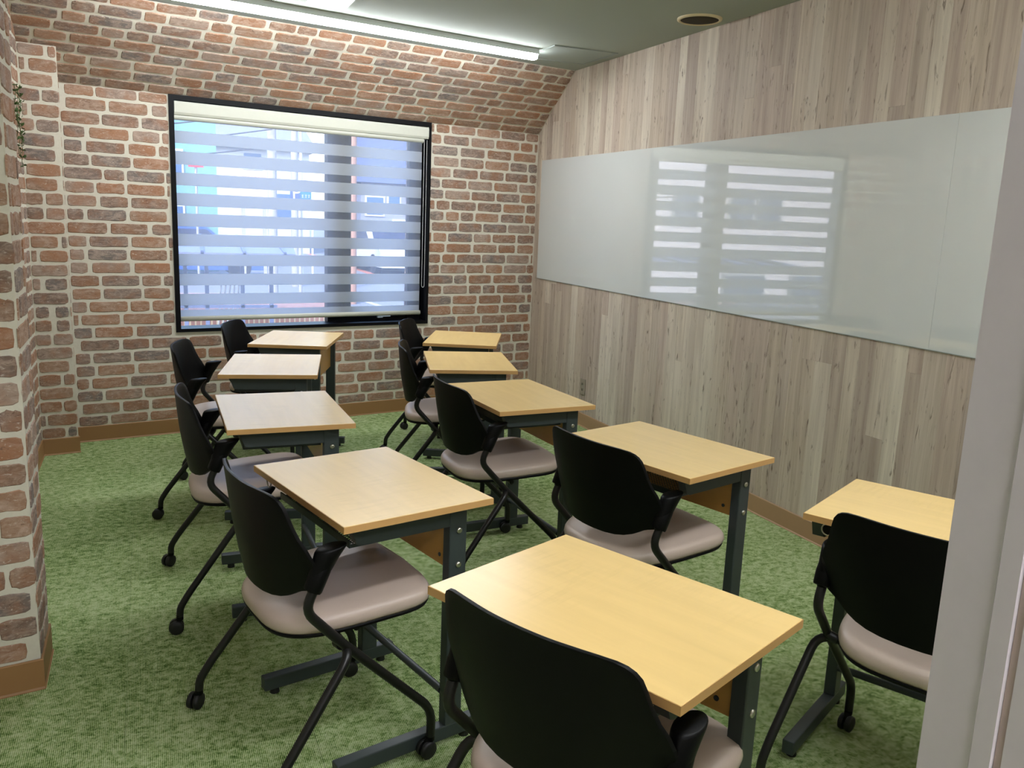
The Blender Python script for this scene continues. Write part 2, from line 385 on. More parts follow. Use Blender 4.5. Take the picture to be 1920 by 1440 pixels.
# near pillar
px, py0, py1 = -.3433, 2.7551, 2.9955
tp = tan(-PH)
def pf(x): return py0 - (x-px)*tan(PH) if False else py0 + (px-x)*tan(PH)*-1
pil = MB().loft([[(px, py0, z), (px, py1, z), (-1.02, py1, z), (-1.02, py0 - (px+1.02)*tan(PH), z)] for z in (0, H)], smooth=False)
pillar = struct('pillar', pil, M['mortar'], 'near brick pillar at the left edge', 'pillar')
brick_face(pillar, Vector((px, py0, 0)), T_, NV, -.64, 0, BASE, H, seed=41)
brick_face(pillar, Vector((px, py0, 0)), Vector((0,1,0)), Vector((1,0,0)), 0, py1-py0, BASE, H, seed=42)
# wood wall of strips
wr = struct('wall_right', MB().box((W, -1.4, 0), (W+.12, 6.6, H)), M['plank'], 'wall of vertical weathered wood strips behind the whiteboard')
BY0, BY1, BZ0, BZ1, BSEAM = 6.312, 1.30, 1.0245, 1.9535, 2.483
plank_src = []
rnd = random.Random(51)
y = .52
Mx = Matrix(((0, 0, -1), (1, 0, 0), (0, 1, 0)))
while y < DY-.004:
    wdt = rnd.choice([.078, .09, .098, .11]); y1 = min(y+wdt, DY-.003); z = BASE - rnd.uniform(0, .8)
    while z < H:
        L = rnd.uniform(1.1, 2.3); a, b = max(z, BASE), min(z+L, H); z += L
        if b-a < .03: continue
        if y > BY1+.02 and y1 < BY0-.02 and a > BZ0 and b < BZ1: continue
        t = rnd.choice([.0008, .0012, .0016]); e = .0005; hy, hz = (y1-y)/2, (b-a)/2
        me = MB().add([(0,-hy,-hz),(0,hy,-hz),(0,hy,hz),(0,-hy,hz),(-t,-hy+e,-hz+e),(-t,hy-e,-hz+e),(-t,hy-e,hz-e),(-t,-hy+e,hz-e)], [(4,7,6,5),(0,4,5,1),(1,5,6,2),(2,6,7,3),(3,7,4,0)]).mesh('plank', M['plank'])
        o = bpy.data.objects.new('plank', me); COL.objects.link(o); o.parent = wr; o.location = (W, (y+y1)/2, (a+b)/2)
    y = y1
# skirtings
def skirt(name, pts, mat, label):
    mb = MB(); th = .007
    for (A, B, n) in pts:
        A, B, n = Vector(A), Vector(B), Vector(n)
        prof2 = [(0, 0), (th+.004, 0), (th+.004, .003), (th, .008), (th, BASE-.003), (th-.003, BASE), (0, BASE)]
        mb.loft([[A+n*a_+UP*z_ for a_, z_ in prof2], [B+n*a_+UP*z_ for a_, z_ in prof2]], smooth=False)
    return struct(name, mb, mat, label, 'baseboard')
skirt('baseboard_back', [(bw(0, 0, 0), bw(s_c0, 0, 0), NV)], M['skirting'], 'brown baseboard under the window wall')
skirt('baseboard_column', [(bw(s_c0-.007, dcol, 0), bw(s_c1, dcol, 0), NV), (bw(s_c0, 0, 0), bw(s_c0, dcol, 0), -TV)], M['skirting'], 'brown baseboard around the shallow brick column')
skirt('baseboard_left', [((XL, py1, 0), (XL, ycorner, 0), (1,0,0))], M['skirting'], 'brown baseboard along the left brick wall')
skirt('baseboard_pillar', [((px+.007, py0-.001, 0), (px-.66, py0-.66*tan(PH), 0), NV), ((px, py0-.007, 0), (px, py1, 0), (1,0,0))], M['skirting'], 'brown baseboard around the near pillar')
skirt('baseboard_right', [((W, .5, 0), (W, DY, 0), (-1,0,0))], M['skirting_pale'], 'tan baseboard along the wood strip wall')
# entry wall and white door jamb
struct('wall_front', MB().box((.68, .395, 0), (W, .478, H)).box((-.33, .395, 2.12), (.68, .478, H)).box((-1.1, .395, 0), (-.33, .478, H)), M['wall'], 'white entry wall beside the doorway')
jp = [(.63,.4885), (.63,.4400), (.6275,.4378), (.6275,.4200), (.634,.4185), (.634,.4125), (.629,.4115), (.629,.372), (.72,.372), (.72,.395), (.675,.395), (.675,.478), (.72,.478), (.72,.4885)]
jb = MB(); jb.prism(jp, 0, 2.12)
jamb = struct('door_1', jb, M['white_paint'], 'white painted door jamb at the right edge, nearest to the camera', 'door frame')
M['gasket'] = plain('door_gasket', (182,164,158), .7)
MB().box((.6305, .4122, 0), (.6345, .4188, 2.12)).build('gasket', M['gasket'], jamb, 'brownish rubber gasket strip')
mir = [(.30-x, y_) for x, y_ in jp][::-1]
MB().prism(mir, 0, 2.12).build('jamb', M['white_paint'], jamb); MB().box((-.40, .372, 2.09), (.70, .4885, 2.12)).build('lintel', M['white_paint'], jamb)
struct('wall_hall', MB().box((-1.1, -1.4, 0), (W+.1, -1.3, H)).box((-1.1, -1.3, 0), (-1.0, 2.75, H)), M['wall'], 'white wall out of sight behind the doorway')

# ------------------------------------------------------------------ window and blind
win = tag(empty('window_1', bw((WS0+WS1)/2, 0, WZ0)), 'black framed window in the brick wall', 'window', kind='structure')
def wpart(name, mb, mat, parent=None, label=None):
    o = mb.build(name, mat, None, label); par = parent or win; o.parent = par
    o.matrix_parent_inverse = par.matrix_world.inverted() if par is not win else Matrix.Translation(-win.location); return o
FW = .03; DP = .15; OUT = .012
FR = .018
f = MB()
bbox(f, WS0, WS0+FR, -DP, OUT, WZ0, WZ1); bbox(f, WS1-FW, WS1, -DP, OUT, WZ0, WZ1); bbox(f, WS0+FR, WS1-FW, -DP, OUT, WZ1-FW, WZ1); bbox(f, WS0+FR, WS1-FW, -DP, OUT, WZ0, WZ0+.022)
wpart('casing', f, M['frame'])
IS0, IS1, IZ0, IZ1 = WS0+FR, WS1-FW, WZ0+.022, WZ1-FW
dS = -.135
f = MB(); bbox(f, 1.555, 1.735, dS-.03, dS+.03, IZ0, IZ1); wpart('mullion', f, M['frame'])
f = MB(); bbox(f, IS0, 1.095, dS-.02, dS+.035, IZ0, IZ1); bbox(f, 1.095, 1.555, dS-.02, dS+.02, IZ0, IZ0+.055); bbox(f, 1.095, 1.555, dS-.02, dS+.02, IZ1-.05, IZ1)
sash = wpart('sash', f, M['frame'])
f = MB(); bbox(f, 1.30, 1.34, dS+.02, dS+.04, IZ0+.02, IZ0+.036); bbox(f, 1.24, 1.32, dS+.034, dS+.046, IZ0+.028, IZ0+.038); wpart('window_latch', f, M['housing'], label='grey latch on the bottom sash rail')
f = MB(); bbox(f, 1.735, IS1, dS-.015, dS-.009, IZ0, IZ1); wpart('pane', f, M['glass'])
f = MB(); bbox(f, 1.095, 1.555, dS-.015, dS-.009, IZ0+.05, IZ1-.05); wpart('pane', f, M['glass'])
bl = tag(empty('roller_blind', bw((1.0+2.78)/2, -.02, .735)), 'white striped zebra roller blind hanging in the black window', 'blind')
def bpart(name, mb, mat, label=None):
    o = mb.build(name, mat, None, label); o.parent = bl; o.matrix_parent_inverse = Matrix.Translation(-bl.location); return o
bs0, bs1 = 1.035, 2.779; bd = -.02; bz = lambda z: z - .003 + (2.04-z)*.0052
cas = [(-.080, 2.1235), (.001, 2.1235), (.007, 2.107), (.005, 2.057), (-.003, 2.042), (-.080, 2.040)]
bpart('cassette', MB().loft([[bw(.9975, d, z) for d, z in cas], [bw(2.778, d, z) for d, z in cas]], smooth=False), M['cream'])
bpart('fabric_roll', MB().tube([bw(bs0-.01, -.030, 2.033), bw(bs1, -.030, 2.033)], .022, 16), M['cream'])
bpart('cassette_cap', MB().loft([[bw(s, -.037+(d+.037)*1.03, 2.081+(z-2.081)*1.03) for d, z in cas] for s in (.9925, .9990)], smooth=False), M['cream'])
bands = [(1.9495, 1.8740), (1.8235, 1.7430), (1.6915, 1.6130), (1.5645, 1.4850), (1.4365, 1.3545), (1.3065, 1.2280), (1.1785, 1.1015), (1.0490, .9730), (.9185, .8430)]
bands = [(bz(a), bz(b)) for a, b in bands]; zt = 2.03
def strip(z0, z1): 
    f = MB(); bbox(f, bs0, bs1, bd-.0006, bd+.0006, z0, z1); return f
for (z1, z0) in bands:
    bpart('sheer_strip', strip(z1, zt), M['sheer']); bpart('fabric_band', strip(z0, z1), M['band']); zt = z0
bpart('sheer_strip', strip(.815, zt), M['sheer']); bpart('fabric_band', strip(.765, .815), M['band'])
br = [(bd+.011*cos(a), .7575+.0165*sin(a)) for a in [2*pi*k/14 for k in range(14)]]
bpart('bottom_bar', MB().loft([[bw(s, d, z) for d, z in br] for s in (1.027, 2.780)]), M['cream'])
ch = MB()
s_a, s_b = 1.0235, 1.0010
cpts = [(s_a, z) for z in [2.03-i*.0085 for i in range(126)]]
zl = 2.03-125*.0085
cpts += [((s_a+s_b)/2+(s_a-s_b)/2*cos(a), zl-.018*sin(a)) for a in [pi*k/6 for k in range(1, 6)]]
cpts += [(s_b, zl+i*.0085) for i in range(126)]
bmi = bmesh.new(); bmesh.ops.create_icosphere(bmi, subdivisions=1, radius=.0027); iv = [v.co.copy() for v in bmi.verts]; bmi.verts.index_update(); ifs = [[v.index for v in q.verts] for q in bmi.faces]; bmi.free()
for s, z in cpts: ch.add([v + bw(s, -.006, z) for v in iv], ifs, True)
ch.tube([bw(s, -.006, z) for s, z in cpts], .0008, 4)
oc = bpart('pull_chain', ch, plain('white_chain', (240,240,236), .4)); oc['kind'] = 'stuff'

# ------------------------------------------------------------------ ceiling fittings, whiteboard, socket, ivy
def led(s0, s1, d0, d1, label):
    root = tag(empty('ceiling_light', bw((s0+s1)/2, (d0+d1)/2, H)), label, 'light')
    inv = Matrix.Translation(-root.location)
    def P(n, mb, mt):
        o = mb.build(n, mt); o.parent = root; o.matrix_parent_inverse = inv; return o
    f = MB(); bbox(f, s0, s1, d0-.012, d1+.012, H-.031, H); P('housing', f, M['housing'])  # housing widened by an added lip that shades the ceiling from the diffuser
    pr = [(d0+.002, H-.031), (d0+.002, H-.05), (d0+.012, H-.06), (d1-.012, H-.06), (d1-.002, H-.05), (d1-.002, H-.031)]
    P('diffuser', MB().loft([[bw(s, d, z) for d, z in pr] for s in (s0+.002, s1-.002)], smooth=False), M['diffuser'])
    return root
led(.7476, 3.25, .952, 1.022, 'lit white linear LED bar under the ceiling along the brick cove')
led(1.20, 3.40, 5.10, 5.17, 'lit white linear LED bar over the near desks')
def add_hall_fill():  # out-of-view fill panel, added to brighten the white door jamb
    root = tag(empty('ceiling_light', (.5, -.7, H)), 'unseen fill light panel added outside the doorway to brighten the door jamb', 'light')
    at_root(root, 'housing', MB().box((.1, -.9, H-.03), (.9, -.5, H)), M['housing']); at_root(root, 'diffuser', MB().box((.12, -.88, H-.036), (.88, -.52, H-.03)), M['fill_diffuser'])
def at_root(root, name, mb, mt, label=None):
    o = mb.build(name, mt, None, label); o.parent = root; o.matrix_parent_inverse = Matrix.Translation(-root.location); return o
add_hall_fill()
hroot = tag(empty('ceiling_hatch', (2.63, 5.31, H)), 'square access hatch in the ceiling beside the light bar', 'hatch')
def at_root(root, name, mb, mt, label=None):
    o = mb.build(name, mt, None, label); o.parent = root; o.matrix_parent_inverse = Matrix.Translation(-root.location); return o
hx0, hx1, hy0, hy1 = 2.402, 2.857, 5.078, 5.552
f = MB()
for (a, b) in (((hx0, hy0), (hx1, hy0+.012)), ((hx0, hy1-.012), (hx1, hy1)), ((hx0, hy0+.012), (hx0+.012, hy1-.012)), ((hx1-.012, hy0+.012), (hx1, hy1-.012))): f.box((*a, H-.006), (*b, H))
at_root(hroot, 'hatch_frame', f, M['hatch_frame']); at_root(hroot, 'hatch_panel', MB().box((hx0+.016, hy0+.016, H-.004), (hx1-.016, hy1-.016, H)), M['hatch'])
vroot = tag(empty('ceiling_vent', (.935, 4.65, H)), 'flat white ceiling panel at the top edge, near the light bar', 'vent')
at_root(vroot, 'cover', MB().box((.825, 4.45, H-.008), (1.042, 4.834, H-.002), bev=.002), M['cream']); at_root(vroot, 'mounting_plate', MB().box((.845, 4.47, H-.002), (1.022, 4.815, H)), M['housing'])
sroot = tag(empty('ceiling_speaker', (2.748, 4.032, H)), 'round ceiling speaker with cream ring near the wood wall', 'speaker')
def ringm(c, prof_, n=40):
    mb = MB(); L = [[(c[0]+r*cos(2*pi*k/n), c[1]+r*sin(2*pi*k/n), z) for k in range(n)] for r, z in prof_]
    mb.loft(L, cap0=False, cap1=False); return mb
at_root(sroot, 'rim', ringm((2.748, 4.032), [(.118, H), (.117, H-.008), (.110, H-.012), (.101, H-.010), (.100, H-.003)]), M['ring'])
g = ringm((2.748, 4.032), [(.1005, H-.002), (.1005, H-.007), (.06, H-.011), (.02, H-.012), (.001, H-.012)])
at_root(sroot, 'grille', g, M['dark_mesh'])
wbd = tag(empty('whiteboard', (W, (BY0+BY1)/2, BZ0)), 'long glossy whiteboard on the wood strip wall reflecting the window', 'whiteboard')
for (a, b) in ((BSEAM+.0005, BY0), (BY1, BSEAM-.0005)):
    at_root(wbd, 'panel', MB().box((W-.0085, a, BZ0+.003), (W-.0015, b, BZ1), bev=.0008), M['board'])
at_root(wbd, 'bottom_trim', MB().box((W-.009, BY1, BZ0), (W-.0015, BY0, BZ0+.003)), M['hatch_frame'])
sk = tag(empty('wall_socket', (W, 5.425, .30)), 'greige wall socket low on the wood strip wall', 'socket')
at_root(sk, 'cover_plate', MB().box((W-.010, 5.389, .238), (W-.0012, 5.461, .356), bev=.003), M['outlet'])
for zc in (.275, .317):
    for yy in (5.418, 5.432): at_root(sk, 'slot', MB().box((W-.0112, yy-.0015, zc-.008), (W-.0095, yy+.0015, zc+.008)), M['rubber'])
iv_root = tag(empty('ivy', (XL+.012, 5.4, 2.05)), 'artificial ivy sprig hanging on the brick side wall behind the pillar', 'plant')
rnd = random.Random(5)
leafm = MB().add([(0,0,0),(.012,.012,.002),(.010,.026,.001),(0,.036,-.003),(-.010,.026,.001),(-.012,.012,.002),(0,.016,.006)], [(0,1,6),(1,2,6),(2,3,6),(3,4,6),(4,5,6),(5,0,6)], True).mesh('leaf', M['leaf'])
for sx, (yy, zt_, zb_) in enumerate(((5.355, 2.03, 1.66), (5.32, 2.05, 1.70), (5.28, 2.05, 1.72), (5.20, 2.06, 1.75))):
    pts = [(XL+.016+.006*sin(k*1.3), yy+.014*sin(k*.9+sx), zt_-(zt_-zb_)*k/9) for k in range(10)]
    at_root(iv_root, 'stem', MB().tube(pts, .0016, 5), M['leaf'])
    for k in range(10):
        for q in range(2):
            p = pts[k]; o = bpy.data.objects.new('leaf', leafm); COL.objects.link(o); o.parent = iv_root
            o.location = Vector(p) - iv_root.location + Vector((.006, 0, 0)); o.rotation_euler = (rnd.uniform(1.9, 3.6), rnd.uniform(-.6, .6), rnd.uniform(-.5, .5)+(1 if q else -1)*.9); s_ = rnd.uniform(.45, .75); o.scale = (s_, s_, s_)

# ------------------------------------------------------------------ desks
DWD, DDP, ZT = .6015, .4430, .735
def make_desk():
    r = empty('school_desk')
    hx, hy = DWD/2, DDP/2
    L = lambda u, v: (v-hx, u-hy)              # u from the sitter's edge, v from the sitter's left
    def bx(mb, u0, u1, v0, v1, z0, z1, bev=0):
        a, b = L(u0, v0), L(u1, v1); return mb.box((a[0], a[1], z0), (b[0], b[1], z1), bev=bev)
    top = bx(MB(), .0008, DDP-.0008, .0008, DWD-.0008, ZT-.019, ZT, .0012).build('tabletop', M['maple'], r)
    e = MB()
    bx(e, 0, .0009, 0, DWD, ZT-.0185, ZT-.001); bx(e, DDP-.0009, DDP, 0, DWD, ZT-.0185, ZT-.001); bx(e, .0009, DDP-.0009, 0, .0009, ZT-.0185, ZT-.001); bx(e, .0009, DDP-.0009, DWD-.0009, DWD, ZT-.0185, ZT-.001)
    e.build('edge_band', M['edge'], top, 'darker wood edge band')
    for v0 in (.008, .516):
        v1 = v0+.034
        bx(MB(), .338, .393, v0, v1, .058, ZT-.0195, .003).build('leg', M['steel'], r)
        pr = [(.040, ZT-.0195), (.340, ZT-.0195), (.340, .655), (.075, .655), (.062, .660)]
        MB().loft([[(*L(u, v), z) for u, z in pr] for v in (v0+.002, v1-.002)], smooth=False).build('support_arm', M['steel'], r)
        ft = bx(MB(), .008, .455, v0, v1, .018, .060, .003).build('foot_bar', M['steel'], r)
        for uu in (.045, .415):
            c = L(uu, (v0+v1)/2); MB().tube([(c[0], c[1], 0), (c[0], c[1], .0185)], [.015, .013], 12).build('foot_pad', M['rubber'], ft)
        outer = v1+.0005 if v0 > .3 else v0-.0005; sg = 1 if v0 > .3 else -1
        for zz in (.640, .541):
            c = L(.368, outer); MB().tube([(c[0]-sg*.001, c[1], zz), (c[0]+sg*.0025, c[1], zz), (c[0]+sg*.004, c[1], zz)], [.0085, .0085, .0055], 14).build('screw', M['chrome'], r)
    bx(MB(), .352, .367, .0425, .5155, .522, ZT-.0195, .001).build('modesty_panel', M['panel'], r)
    for vv in (.08, .48):
        c = L(.3519, vv); MB().tube([(c[0], c[1]+.0005, .55), (c[0], c[1]-.002, .55)], .006, 10).build('bolt', M['steel'], r)
    a, b = L(.345, .041), L(.345, .517); MB().tube([(a[0], a[1], .155), (b[0], b[1], .155)], .0115, 12).build('crossbar', M['steel'], r)
    # wire book shelf
    f = MB(); zs = .640; a0, a1 = .060, .33
    bx(f, a0, a0+.004, .052, .508, zs-.003, zs+.017); bx(f, a1, a1+.004, .052, .508, zs-.003, zs+.03)
    for vv in (.052, .504): bx(f, a0, a1, vv, vv+.004, zs-.003, zs+.006); bx(f, a0+.02, a0+.05, vv, vv+.003, zs, ZT-.0195); bx(f, a1-.05, a1-.02, vv, vv+.003, zs, ZT-.0195)
    sh = f.build('book_shelf', M['steel'], r)
    w = MB()
    for k in range(1, 40):
        vv = .054+.452*k/40; a, b = L(a0, vv), L(a1, vv); w.tube([(*a, zs), (*b, zs)], .0016, 3, cap=False)
    for k in range(1, 24):
        uu = a0+(a1-a0)*k/24; a, b = L(uu, .054), L(uu, .506); w.tube([(*a, zs-.002), (*b, zs-.002)], .0016, 3, cap=False)
    w = w.build('wire_mesh', M['steel'], sh); w['kind'] = 'stuff'
    c = L(.022, .062); MB().tube([(c[0]+.016*cos(t_), c[1], .697+.016*sin(t_)) for t_ in [pi*.5+2*pi*k/14*.8 for k in range(15)]], .0022, 6).build('bag_hook', M['chrome'], r)
    return r
DESKS = [  # x, y of the sitter's left corner, heading
 ((.7232, 5.493), 1.9384, 'desk closest to the window in the left row, pale sheen on its wood top'),
 ((.4070, 4.5941), 1.7847, 'second desk from the window in the left row, its top almost white with window sheen'),
 ((.2358, 3.5574), 1.5779, 'middle desk of the left row, pinkish sheen on its wood top'),
 ((.2699, 2.5141), 1.3301, 'second nearest desk of the left row, light wood top over a wood front panel'),
 ((.5052, 1.5539), 1.1549, 'nearest desk of all, large yellow wood top at the bottom of the picture'),
 ((1.7646, 5.3872), 2.0127, 'desk closest to the brick wall in the row along the wood wall'),
 ((1.4192, 4.5403), 1.8195, 'second desk from the brick wall in the row along the wood wall'),
 ((1.2193, 3.6045), 1.5077, 'middle desk of the row along the wood wall, before the wall socket'),
 ((1.3073, 2.6115), 1.2806, 'second nearest desk of the row along the wood wall, before the tan baseboard'),
 ((1.6025, 1.6873), 1.0867, 'desk cut off by the white door jamb at the right')]
proto = make_desk()
for i, ((x, y), a, lab) in enumerate(DESKS):
    o = proto if i == 0 else copy_tree(proto)
    u = Vector((sin(a), cos(a), 0)); v = Vector((cos(a), -sin(a), 0)); p = Vector((x, y, 0)) + v*DWD/2 + u*DDP/2
    o.location = p; o.rotation_euler = (0, 0, -a)
    tag(o, lab, 'desk', 'school desks in the left row' if i < 5 else 'school desks in the row along the wood wall')

# ------------------------------------------------------------------ chairs  (local y = forward u, x = right v, origin between the front casters)
def make_chair():
    r = empty('training_chair'); OY = .22      # the Empty stands under the seat; geometry measured from the front casters
    def C(u, v, z): return (v, u+OY, z)
    # seat
    def outline(k, z, ins=0.0, n=52):
        out = []
        for i in range(n):
            t = 2*pi*i/n; c, q = cos(t), sin(t); e = 2/(6.5 if q > 0 else 3.4)
            x = abs(c)**e*(1 if c >= 0 else -1); yv = abs(q)**e*(1 if q >= 0 else -1)
            hw = (.226 + .014*yv if yv > 0 else .226 + .024*yv)
            u = -.192 + .218*yv + (.022*(1-x*x) if yv > 0 else 0)*yv
            uu = -.192 + (u+.192)*k - (ins if yv > 0 else -ins)*0
            out.append(C(uu, x*hw*(k*.5+.5*k), z + .030*((uu+.42)/.46)))
        return out
    seat = MB().loft([outline(.970, .417), outline(.99, .424), outline(1.0, .434), outline(.992, .446), outline(.965, .456), outline(.90, .462), outline(.7, .466), outline(.35, .467), outline(.05, .467)]).build('seat', M['vinyl'], r)
    MB().loft([outline(.90, .401), outline(.965, .406), outline(.985, .4165)]).build('seat_shell', M['plastic'], r)
    # backrest
    rows = [(.512, .03), (.5125, .075), (.515, .112), (.521, .143), (.530, .167), (.541, .186), (.550, .200), (.556, .215), (.561, .234), (.568, .248), (.580, .256), (.600, .260), (.625, .260), (.65, .257), (.675, .251), (.70, .240), (.73, .231), (.760, .224), (.780, .218), (.792, .209), (.800, .197), (.805, .180), (.8075, .15), (.808, .09)]
    NC = 18
    def bp(z, v, hw):
        t = (z-.512)/.29; u = -.405 - .030*t - .010*max(t, 0)**3 - .010*sin(pi*min(max(t, 0), 1)) + (.041+.036*(1-min(t, 1)))*(abs(v)/.22)**2.2
        return u
    b = MB(); front = []; back = []
    for (z, hw) in rows:
        lf, lb = [], []
        for k in range(NC+1):
            v = hw*(2*k/NC-1); u = bp(z, v, hw)
            lf.append(C(u+.0045, v, z)); lb.append(C(u-.0045, v*.994, z))
        front.append(lf); back.append(lb)
    n = NC+1; vs = [p for L in front for p in L] + [p for L in back for p in L]; off = len(rows)*n; fs = []
    for i in range(len(rows)-1):
        for k in range(NC):
            fs.append((i*n+k, i*n+k+1, (i+1)*n+k+1, (i+1)*n+k)); fs.append((off+i*n+k, off+(i+1)*n+k, off+(i+1)*n+k+1, off+i*n+k+1))
        fs.append((i*n, (i+1)*n, off+(i+1)*n, off+i*n)); fs.append((i*n+NC, off+i*n+NC, off+(i+1)*n+NC, (i+1)*n+NC))
    for k in range(NC):
        fs.append((k, off+k, off+k+1, k+1)); j = (len(rows)-1)*n; fs.append((j+k, j+k+1, off+j+k+1, off+j+k))
    b.add(vs, fs, True)
    bo = b.build('backrest', M['plastic'], r)
    md = bo.modifiers.new('bevel', 'BEVEL'); md.width = .002; md.segments = 2; md.limit_method = 'ANGLE'; md.angle_limit = radians(50)
    def caster(u, v, ang):
        cs = MB(); cs.tube([C(u, v, .050), C(u, v, .068)], .012, 12); 
        dx, dy = cos(ang), sin(ang)
        cu = u-.012*dy; cv = v+.012*dx
        cs.tube([C(u, v, .052), C(cu, cv, .040), C(cu, cv, .026)], [.011, .012, .010], 10)
        co = cs.build('caster', M['plastic'], r)
        for sg in (-1, 1):
            ax = Vector((-dy*sg, dx*sg))       # axle direction (v, u)
            p0 = (cv+ax.x*.004, cu+ax.y*.004); w = MB(); pts = []
            prof_ = [(0, .0235), (.003, .025), (.012, .0245), (.015, .019), (.0155, .008)]
            w.tube([(p0[0]+ax.x*a_, p0[1]+ax.y*a_+OY, .0252) for a_, _ in prof_], [q for _, q in prof_], 20)
            w.build('wheel', M['rubber'], co)
    for sg in (-1, 1):
        vv = .254*sg
        up = round_path([C(.0, vv, .062), C(.0, vv, .145), C(-.262, vv*.985, .408), C(-.362, vv*.985, .520), C(-.330, vv*.985, .585), C(-.300, vv*.985, .650)], .05)
        MB().tube(up, .0125, 12).build('front_leg', M['black_metal'], r)
        rl = round_path([C(-.245, .15*sg, .392), C(-.252, .279*sg, .391), C(-.442, .304*sg, .138), C(-.470, .307*sg, .092), C(-.472, .308*sg, .062)], .045)
        MB().tube(rl, .0122, 12).build('rear_leg', M['black_metal'], r)
        MB().tube([C(-.263, .218*sg, .398), C(-.263, .246*sg, .403)], .014, 12).build('pivot', M['black_metal'], r)
        # sleeve and short arm stub
        s_ = MB(); ve = vv*.985
        s_.tube([C(-.342, ve, .568), C(-.340, ve, .572), C(-.328, ve, .600), C(-.312, ve, .630), C(-.304, ve, .648)], [.0215, .0235, .0245, .0225, .014], 16)
        so_ = s_.build('sleeve', M['plastic'], r)
        L_ = []
        for zz, cu_, ru, rv in ((.568, -.344, .010, .012), (.590, -.334, .021, .018), (.620, -.319, .029, .022), (.650, -.304, .036, .0245), (.668, -.294, .0405, .026), (.673, -.291, .0395, .0252), (.675, -.290, .035, .022)):
            L_.append([C(cu_+ru*cos(2*pi*k/20), ve+rv*sin(2*pi*k/20), zz+(.10*ru*cos(2*pi*k/20) if zz > .64 else 0)) for k in range(20)])
        MB().loft(L_).build('armrest', M['plastic'], r)
        caster(0, vv, pi/2+.12*sg); caster(-.472, .308*sg, 1.9-.4*sg)
    MB().tube([C(-.245, -.155, .392), C(-.245, .155, .392)], .011, 12).build('crossbar', M['black_metal'], r)
    MB().tube([C(-.18, -.16, .392), C(-.18, .16, .392)], .010, 12).box((-.10, -.30+OY, .392), (.10, -.14+OY, .404)).build('seat_bracket', M['black_metal'], r)
    return r
CHAIRS = [
 (.844, 5.185, 111.0, 'black chair closest to the window in the left row, right below the window frame'),
 (.546, 4.423, 102.1, 'second black chair from the window in the left row, behind the whitish desk'),
 (.528, 3.312, 88.8, 'middle black chair of the left row with taupe seat'),
 (.624, 2.278, 77.8, 'black chair on casters with large taupe seat, nearest whole chair in the left row'),
 (.952, 1.392, 64.5, 'nearest black chair, its backrest filling the bottom edge of the picture'),
 (1.910, 5.136, 117.6, 'black chair closest to the brick wall in the row along the wood wall'),
 (1.655, 4.240, 105.5, 'second black chair from the brick wall in the row along the wood wall'),
 (1.560, 3.314, 88.6, 'middle black chair of the row along the wood wall, wide taupe seat'),
 (1.691, 2.390, 78.3, 'second nearest black chair of the row along the wood wall, before the large near desk'),
 (2.012, 1.501, 65.6, 'black chair cut off by the white door jamb at the right')]
proto = make_chair()
for i, (x, y, a, lab) in enumerate(CHAIRS):
    o = proto if i == 0 else copy_tree(proto)
    a = radians(a); u = Vector((sin(a), cos(a), 0)); o.location = Vector((x, y, 0)) - u*.22; o.rotation_euler = (0, 0, -a)
    tag(o, lab, 'chair', 'training chairs in the left row' if i < 5 else 'training chairs in the row along the wood wall')

# ------------------------------------------------------------------ outside the window
GZ = -.30
def om(name, rgb, rough=.8, grain=.08): return plain(name, tuple(int(x*.80) for x in rgb), rough, .3, 0, grain)
O = dict(asphalt=om('asphalt', (150,150,156)), white=om('white_render', (225,225,225)), teal=om('teal_cladding', (120,170,175)), bluewin=om('blue_glazing', (70,105,150), .2), cream=om('cream_sign', (226,206,180)),
 grey=om('grey_render', (150,152,168)), roof=om('slate_roof', (92,100,130)), dark=om('dark_glazing', (60,66,88), .2), pink=om('pink_brick', (206,160,150)), pole=om('concrete_pole', (176,170,166)), rust=om('rust_pole', (196,150,132)),
 bluecar=om('blue_car_paint', (60,96,170), .3), whitecar=om('white_car_paint', (236,236,236), .3), tyre=om('tyre', (40,40,44)), shed=om('shed_roof', (140,146,186), .5), steel=om('shed_steel', (104,116,150), .5), sblue=om('sign_blue', (20,120,210), .5), sindigo=om('sign_indigo', (60,80,200), .5), orange=om('orange_line', (226,140,110)), wire=om('wire', (70,70,80)), red=om('red_sign', (216,60,70)))
gr = tag(MB().box((-40, 6.75, GZ-.1), (60, 160, GZ)).build('ground', O['asphalt']), 'sunlit grey asphalt street and lot outside the window', 'ground', kind='structure')
def mark(pts, w, mt):
    for i in range(len(pts)-1):
        a, b = Vector(pts[i]), Vector(pts[i+1]); d = (b-a).normalized(); n_ = Vector((-d.y, d.x))*w/2
        MB().add([(*(a-n_), GZ+.002), (*(a+n_), GZ+.002), (*(b+n_), GZ+.002), (*(b-n_), GZ+.002), (*(a-n_), GZ+.006), (*(a+n_), GZ+.006), (*(b+n_), GZ+.006), (*(b-n_), GZ+.006)], [(0,3,2,1),(4,5,6,7),(0,1,5,4),(1,2,6,5),(2,3,7,6),(3,0,4,7)]).build('road_marking', mt, gr)
mark([(6.67, 43.2), (6.53, 36.2), (6.43, 29.3), (6.30, 24)], .22, O['orange']); mark([(4.1, 18.6), (4.3, 15.8)], .12, O['white']); mark([(3.0, 33), (8, 27)], .15, O['white'])
